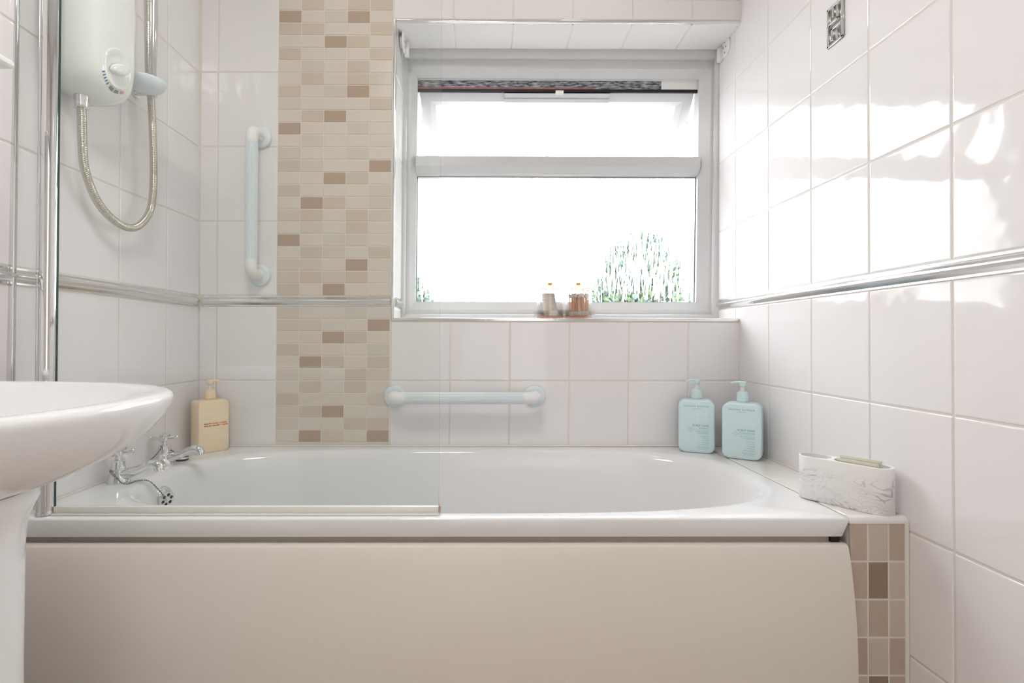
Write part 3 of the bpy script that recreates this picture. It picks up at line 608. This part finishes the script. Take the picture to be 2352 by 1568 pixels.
# ---------------------------------------------------------------- basin
bas = thing('pedestal_basin', 'white ceramic pedestal basin with a wide rim, close to the camera', 'basin', (-0.70, 0.588, ZF))
BYC = 0.588
def dring(z, xt, hw, xb, n=2.35, cnt=96):
    out = []; cxx = -0.852 if xb < -0.9 else xb + 0.06
    for k in range(cnt):
        a = 2*PI*k/cnt; c, s = math.cos(a), math.sin(a)
        ax_ = (xt - cxx) if c > 0 else (cxx - xb); nn = n if c > 0 else 6.0
        r = ((abs(c)/ax_)**nn + (abs(s)/hw)**nn)**(-1/nn); out.append((cxx+c*r-0.0145, BYC+s*r, z+0.0057))
    return out
bm = B()
rings = [dring(-0.196,-0.60,0.100,-0.85), dring(-0.193,-0.566,0.130,-0.88), dring(-0.186,-0.528,0.167,-0.915), dring(-0.173,-0.490,0.206,-0.942), dring(-0.153,-0.450,0.246,-0.9495), dring(-0.131,-0.421,0.277,-0.9495), dring(-0.108,-0.404,0.299,-0.9495), dring(-0.094,-0.398,0.3075,-0.9495), dring(-0.086,-0.397,0.3095,-0.9495), dring(-0.0805,-0.3995,0.308,-0.9495), dring(-0.078,-0.405,0.303,-0.9495)]
rings += [dring(-0.0785,-0.424,0.287,-0.943), dring(-0.0815,-0.434,0.278,-0.91), dring(-0.0865,-0.440,0.272,-0.88), dring(-0.100,-0.450,0.263,-0.873), dring(-0.13,-0.475,0.24,-0.86), dring(-0.165,-0.53,0.19,-0.83), dring(-0.182,-0.59,0.12,-0.79), dring(-0.186,-0.64,0.05,-0.74)]
loft(bm, rings, True, True, True); put('bowl', bm, 'ceramic', bas, sharp=60)
bm = B(); def_p = [(-0.188,0.106),(-0.200,0.1085),(-0.212,0.104),(-0.228,0.097),(-0.26,0.0945),(-0.40,0.0935),(-0.60,0.0945),(-0.78,0.102),(-0.86,0.112),(-0.917,0.116)]
loft(bm, [[(-0.652+1.0*r*math.cos(a)*(1.0 if math.cos(a) > 0 else 1.3), BYC+r*math.sin(a), z+(0.0057 if z > -0.9 else 0)) for a in [2*PI*k/48 for k in range(48)]] for z, r in def_p], True, True, True); put('pedestal', bm, 'ceramic', bas, sharp=60)
# white shelf high on the left wall
sh_ = thing('wall_shelf', 'white wall shelf with a rounded edge above the basin', 'shelf', (-0.90, 0.62, 0.470))
bm = B(); box(bm, XL+0.0005, -0.825, 0.34, 0.897, 0.472, 0.4868, 0.006, 4); put('shelf_board', bm, 'plastic', sh_)
for y in (0.46, 0.76):
    bm = B(); box(bm, XL+0.0005, -0.90, y-0.008, y+0.008, 0.452, 0.4718, 0.003); put('shelf_bracket', bm, 'plastic', sh_)
# ---------------------------------------------------------------- blind brackets
for lab, x, s, y in (('white roller blind bracket on the reveal beside the mosaic', WX0+0.0115, 1, 1.80), ('white roller blind bracket on the glossy wall tiles', XR-0.0004, -1, 1.812)):
    z = 1.045
    p = SH(Vector((x, y, z))) if s > 0 else Vector((x, y, z))
    t = thing('blind_bracket', lab, 'blind bracket', p, group='blind brackets')
    bm = B(); lathe(bm, [(0.033,0),(0.034,0.001),(0.033,0.004),(0.029,0.005)], 28, axis_to((s,0,0))); part('bracket_disc', bm, 'plastic', t)
    bm = B(); box(bm, min(0, s*0.016), max(0, s*0.016), 0.018, 0.040, -0.034, 0.0125, 0.002); part('bracket_arm', bm, 'plastic', t)
    bm = B()
    for yy, zz in ((0,0.020),(0.012,0.004),(-0.010,-0.002),(0,-0.018)): lathe(bm, [(0.0028,0.0046),(0.0028,0.0052)], 8, axis_to((s,0,0), (0,yy,zz)))
    part('screw_holes', bm, 'hole_shade', t, kind='stuff')  # dark dots painted for the shade in the holes
    if s > 0: bm = B(); lathe(bm, [(0.02,0.0),(0.02,0.0100)], 20, axis_to((-s,0,0), (0,0,0))); part('bracket_spacer', bm, 'plastic', t)
# ---------------------------------------------------------------- lettering
def text_bm(bm, s, size, T, align='CENTER', bold=0.0, space=1.0):
    cu = bpy.data.curves.new('t', 'FONT'); cu.body = s; cu.size = size; cu.align_x = align; cu.offset = bold; cu.space_character = space; cu.resolution_u = 2
    o = bpy.data.objects.new('t', cu); C.objects.link(o); dg = bpy.context.evaluated_depsgraph_get()
    me = bpy.data.meshes.new_from_object(o.evaluated_get(dg)); n0 = len(bm.verts); bm.from_mesh(me); bm.verts.ensure_lookup_table()
    for v in bm.verts[n0:]: v.co = T @ v.co
    bpy.data.objects.remove(o); bpy.data.curves.remove(cu); bpy.data.meshes.remove(me)
def front_T(x, z, y): return Matrix.Translation((x, y, z)) @ Matrix.Rotation(PI/2, 4, 'X')
def rr_ring(y, hw, z0, z1, r, ins, seg=7):
    out = []; hw -= ins; z0 += ins; z1 -= ins; r = max(r - ins, 0.002)
    for cx_, cz_, a0 in ((hw-r, z1-r, 0), (-hw+r, z1-r, PI/2), (-hw+r, z0+r, PI), (hw-r, z0+r, 1.5*PI)):
        for k in range(seg): a = a0 + PI/2*k/(seg-1); out.append((cx_+r*math.cos(a), y, cz_+r*math.sin(a)))
    return out
def bottle(label, loc, rz, hw, hd, hgt, mbody, mstem, spout, group, fillet=0.009, rc=0.022):
    t = thing('pump_bottle', label, 'pump bottle', loc, rz, group)
    bm = B(); rg = []
    for y, ins in ((-hd,fillet*0.62),(-hd+fillet*0.12,fillet*0.32),(-hd+fillet*0.4,fillet*0.1),(-hd+fillet,0),(hd-fillet,0),(hd-fillet*0.4,fillet*0.1),(hd-fillet*0.12,fillet*0.32),(hd,fillet*0.62)): rg.append(rr_ring(y, hw, 0, hgt, rc, ins))
    loft(bm, rg, True, True, True); part('bottle_body', bm, mbody, t, sharp=50)
    bm = B(); h = hgt-0.001
    lathe(bm, [(0.0142,h),(0.0142,h+0.0055),(0.0168,h+0.006),(0.0172,h+0.0085),(0.0168,h+0.0108),(0.0158,h+0.0112),(0.0158,h+0.0125),(0.0166,h+0.0128),(0.0163,h+0.0290),(0.0152,h+0.0302),(0.0120,h+0.0305),(0.0118,h+0.0345),(0.008,h+0.035)], 32); part('pump_collar', bm, mbody, t)
    bm = B(); lathe(bm, [(0.0062,h+0.034),(0.0058,h+0.054)], 18); part('pump_stem', bm, mstem, t)
    bm = B(); lathe(bm, [(0.0088,h+0.0505),(0.0096,h+0.0515),(0.0102,h+0.058),(0.0112,h+0.0625),(0.0105,h+0.0645),(0.008,h+0.0652)], 24)
    s = spout; tube(bm, [(0.004*s,0,h+0.0618),(0.014*s,0,h+0.0622),(0.024*s,0,h+0.0612),(0.0315*s,0,h+0.0580)], [0.0044,0.0040,0.0034,0.0024], 12); part('pump_head', bm, mbody, t)
    return t
def care_bottle(loc, rz, kindword, label):
    hw, hd, hg = 0.0545, 0.0345, 0.169
    t = bottle(label, loc, rz, hw, hd, hg, 'blue_bottle', 'stem', -1, 'pale blue pump bottles'); y = -hd - 0.0003; R_ = 0.0365
    bm = B(); text_bm(bm, 'ORGANIK BOTANIK', 0.0070, front_T(0, 0.1475, y), bold=0.00003, space=1.22); text_bm(bm, 'australia', 0.0056, front_T(0.001, 0.1410, y), space=1.3); text_bm(bm, 'SCALP CARE', 0.0086, front_T(R_, 0.0860, y), 'RIGHT', 0.0001)
    part('dark_lettering', bm, 'blue_ink', t, smooth=False, kind='stuff')
    bm = B(); text_bm(bm, 'HAIR', 0.0205, front_T(R_, 0.1190, y), 'RIGHT', 0.0003); text_bm(bm, 'LAB', 0.0205, front_T(R_, 0.1015, y), 'RIGHT', 0.0003); part('pale_lettering', bm, 'blue_emboss', t, smooth=False, kind='stuff')
    bm = B(); text_bm(bm, kindword, 0.0062, front_T(R_, 0.0785, y), 'RIGHT'); text_bm(bm, 'SALICYLIC ACID', 0.0054, front_T(R_, 0.0685, y), 'RIGHT'); text_bm(bm, '& ROSEMARY', 0.0054, front_T(R_, 0.0628, y), 'RIGHT')
    for k, s in enumerate(('EXFOLIATING', 'RESTORES', 'HYDRATES', 'REPLENISHES', 'FOR A DRY SCALP')): text_bm(bm, s, 0.0038, front_T(R_, 0.0540 - 0.0066*k, y), 'RIGHT')
    text_bm(bm, 'MADE IN AUSTRALIA', 0.0038, front_T(R_, 0.0195, y), 'RIGHT'); text_bm(bm, 'NET 1L / 33.81 fl oz', 0.0038, front_T(R_, 0.0145, y), 'RIGHT')
    box(bm, -0.0075, R_, y-0.0001, y+0.0002, 0.0755, 0.0759)
    for x0, x1, z0, z1 in ((-0.0245,-0.0177,0.0742,0.0748),(-0.0245,-0.0177,0.0774,0.0780),(-0.0155,-0.0087,0.0742,0.0748),(-0.0155,-0.0087,0.0774,0.0780),(-0.0182,-0.0177,0.0780,0.0840),(-0.0155,-0.0150,0.0780,0.0840),(-0.0182,-0.0177,0.0682,0.0742),(-0.0155,-0.0150,0.0682,0.0742),(-0.0182,-0.0150,0.0838,0.0843),(-0.0182,-0.0150,0.0680,0.0685),(-0.0248,-0.0243,0.0742,0.0780),(-0.0089,-0.0084,0.0742,0.0780)): box(bm, x0, x1, y-0.0001, y+0.0002, z0, z1)
    part('fine_lettering', bm, 'blue_faint', t, smooth=False, kind='stuff')
care_bottle((0.6885, 1.6600, RIM), D(-23), 'SHAMPOO', 'pale blue shampoo pump bottle standing on the bath rim')
care_bottle((0.7885, 1.5595, RIM+0.002), D(-33), 'CONDITIONER', 'pale blue conditioner pump bottle standing on the tiled ledge')
t = bottle('honey coloured body wash pump bottle in the corner behind the taps', (-0.8945, 1.664, RIM), D(51), 0.047, 0.030, 0.166, 'honey', 'stem', 1, None, 0.004, 0.013)
y = -0.0303; LX = -0.031
bm = B(); text_bm(bm, 'manuka honey + vanilla', 0.0075, front_T(LX, 0.0905, y), 'LEFT', 0.00025); text_bm(bm, 'miel de manuka + vanille', 0.0075, front_T(LX, 0.0835, y), 'LEFT', 0.00025); part('amber_lettering', bm, 'honey_ink', t, smooth=False, kind='stuff')
bm = B()
for k, s in enumerate(('HYDRATING BODY WASH', 'NETTOYANT POUR LE CORPS', 'HYDRATANT')): text_bm(bm, s, 0.0052, front_T(LX, 0.1130 - 0.0066*k, y), 'LEFT', 0.00012)
for x0, x1, z in ((LX,0.015,0.0770),(LX,0.017,0.0728),(LX,0.018,0.0668),(LX,0.002,0.0640),(0.020,0.037,0.0360),(0.020,0.037,0.0320),(0.002,0.037,0.0240)): box(bm, x0, x1, y-0.0001, y+0.0002, z, z+0.0006)
for k in range(7):
    a = PI/6 + PI/3*k; cx_, cz_, r = (0.028, 0.0510, 0.0038) if k == 6 else (0.028+0.0076*math.cos(a), 0.0510+0.0076*math.sin(a), 0.0036)
    loft(bm, [[(cx_+rr_*math.cos(PI/3*i+PI/6), yy, cz_+rr_*math.sin(PI/3*i+PI/6)) for i in range(6)] for rr_, yy in ((r, y), (r-0.0006, y))])
part('white_lettering', bm, 'white_ink', t, smooth=False, kind='stuff')
# ---------------------------------------------------------------- marbled holder and wrapped soaps
A_, B_ = Vector((0.752, 1.168)), Vector((0.824, 1.066)); mid = (A_+B_)/2; dirv = (B_-A_); L2 = dirv.length/2; ang = math.atan2(dirv.y, dirv.x); R0 = 0.0275; HH = 0.096; HB = RIM+0.002
hol = thing('marbled_holder', 'white marbled oval bathroom tidy standing on the tiled ledge', 'holder', (mid.x, mid.y, HB), ang)
def stad(cx0, cx1, r, z, n=20): return [(cx1 + r*math.cos(a), r*math.sin(a), z) for a in [-PI/2 + PI*k/n for k in range(n+1)]] + [(cx0 - r*math.cos(a), -r*math.sin(a), z) for a in [-PI/2 + PI*k/n for k in range(n+1)]]
bm = B(); vr = loft(bm, [stad(-L2, L2, R0-0.001, 0), stad(-L2, L2, R0, 0.0015), stad(-L2, L2, R0, HH-0.0015), stad(-L2, L2, R0-0.0012, HH)], True, True, False)
hole_a = stad(-L2-0.002, -L2+0.014, R0-0.0048, HH); hole_b = stad(-L2+0.066, L2-0.001, R0-0.0055, HH)
loops = [vr[-1]]
for hl in (hole_a, hole_b):
    v2 = loft(bm, [hl, [(x, y_, 0.012) for x, y_, z in hl]], True, False, True); loops.append(v2[0])
es = []
for lp in loops:
    for i in range(len(lp)):
        e = bm.edges.get((lp[i], lp[(i+1) % len(lp)])); es.append(e)
bmesh.ops.triangle_fill(bm, use_beauty=True, use_dissolve=False, edges=es)
part('tidy_body', bm, 'marble', hol, sharp=40)
cs, sn = math.cos(ang), math.sin(ang)
for lab, lx0, ly, hz_, rx in (('olive grey wrapped soap slab at the front of the marbled tidy', 0.030, -0.009, 0.0985, 0.0), ('olive grey wrapped soap slab leaning behind the first in the marbled tidy', 0.0315, 0.006, 0.1030, 0.01)):
    p = (mid.x + lx0*cs - ly*sn, mid.y + lx0*sn + ly*cs, HB+0.0125)
    t = thing('soap_slab', lab, 'soap', p, ang, 'wrapped soap slabs')
    bm = B(); box(bm, -0.040, 0.034, -0.0048, 0.0048, 0.0, hz_-0.012, 0.002, 3); part('soap_bar', bm, 'soap', t)
    bm = B(); box(bm, -0.0415, 0.0355, -0.0014, 0.0014, 0.001, hz_-0.0095, 0.0008); part('wrapper_seam', bm, mat('pale_wrapper', (222,220,206), 0.2), t)
# ---------------------------------------------------------------- jars on the sill
YJ = 1.80; ZS = WZ0 + 0.0008
tr = thing('acrylic_tray', 'clear ribbed acrylic tray on the window sill', 'tray', (0.2785, YJ, ZS))
bm = B(); loft(bm, [stad(-0.052, 0.052, 0.054, 0.0), stad(-0.052, 0.052, 0.055, 0.0015), stad(-0.052, 0.052, 0.055, 0.0265), stad(-0.052, 0.052, 0.0525, 0.0265), stad(-0.052, 0.052, 0.0525, 0.004)], True, True, True); part('tray_wall', bm, 'acryl', tr)
bm = B(); loft(bm, [stad(-0.052, 0.052, 0.0552, 0.0004), stad(-0.052, 0.052, 0.0556, 0.0012), stad(-0.052, 0.052, 0.0552, 0.0020)], True); part('amber_rim', bm, 'amber', tr)
def jar(x, lab):
    t = thing('storage_jar', lab, 'jar', (x, YJ, ZS+0.0045), 0, 'lidded jars on the sill')
    bm = B(); n = 96; rg = []
    for z, r, k in ((0.0,0.0455,0),(0.001,0.046,0),(0.004,0.0462,1),(0.096,0.0462,1),(0.098,0.0452,0),(0.098,0.0435,0),(0.006,0.0435,0),(0.005,0.042,0)):
        rg.append([((r + (0.0007 if (i % 4) < 2 and k else 0))*math.cos(2*PI*i/n), (r + (0.0007 if (i % 4) < 2 and k else 0))*math.sin(2*PI*i/n), z) for i in range(n)])
    loft(bm, rg, True, True, True); part('jar_body', bm, 'acryl', t, sharp=25)
    bm = B(); lathe(bm, [(0.0466,0.0008),(0.0470,0.002),(0.0466,0.0032)], 48); part('amber_ring', bm, 'amber', t)
    bm = B(); lathe(bm, [(0.0440,0.094),(0.0440,0.0985),(0.0470,0.0987),(0.0470,0.1010),(0.03,0.1014),(0.006,0.1016),(0.005,0.110),(0.005,0.114)], 48); ld = part('jar_lid', bm, 'acryl', t)
    bm = B(); lathe(bm, [(0.0472,0.1000),(0.0476,0.1008),(0.0472,0.1017),(0.0455,0.1018)], 48); part('brass_rim', bm, 'brass', ld)
    bm = B(); lathe(bm, [(0.0045,0.113),(0.0085,0.1155),(0.0092,0.119),(0.0075,0.1225),(0.004,0.1242)], 24); part('lid_knob', bm, 'brass', ld)
jar(0.2285, 'clear lidded jar of white cotton pads on the sill'); jar(0.3285, 'clear lidded jar of brown cotton buds on the sill')
z = ZS+0.0105
pm = None
for k in range(22):
    if pm is None:
        bm = B(); lathe(bm, [(0.0215,0.0002),(0.0225,0.001),(0.0225,0.0026),(0.0215,0.0034)], 24); pm = to_mesh('cotton_pad', bm, 'cotton')
    lean_ = 0.012*(1 - k/21)**1.3 - 0.004
    o = link('cotton_pad', pm, None, (0.2265 + lean_*1.0, YJ + random.uniform(-0.001,0.001), z + 0.00355*k + H)); o.scale = (1.18 - 0.18*(k/21), 1.1, 1)
    tag(o, 'white round cotton pad stacked in the sill jar without buds', 'cotton pad', 'cotton pads in the jar')
bm = B(); tube(bm, [(0,0,0),(0,0,0.074)], 0.0011, 6); bstick = to_mesh('stick', bm, 'stick')
bm = B(); lathe(bm, [(0.001,-0.0015),(0.0021,0.001),(0.0026,0.006),(0.0018,0.012),(0.0011,0.013)], 8); btip = to_mesh('cotton_tip', bm, 'cotton')
for k in range(84):
    a, r = random.uniform(0, 2*PI), 0.036*math.sqrt(random.random())
    o = bpy.data.objects.new('cotton_bud', None); C.objects.link(o); o.empty_display_size = 0.01
    tl = random.gauss(0.06, 0.05); o.location = (0.3285 + r*math.cos(a)*0.95 + 0.002, YJ + r*math.sin(a)*0.95, ZS+0.0125+H); o.rotation_euler = (random.gauss(0, 0.03), -max(-0.08, min(0.1, tl)) if r < 0.03 else -0.02, 0)
    tag(o, 'bamboo cotton bud with white tips standing in the sill jar', 'cotton bud', 'cotton buds in the jar')
    link('stick', bstick, o); link('cotton_tip', btip, o); link('cotton_tip', btip, o, (0,0,0.0628))
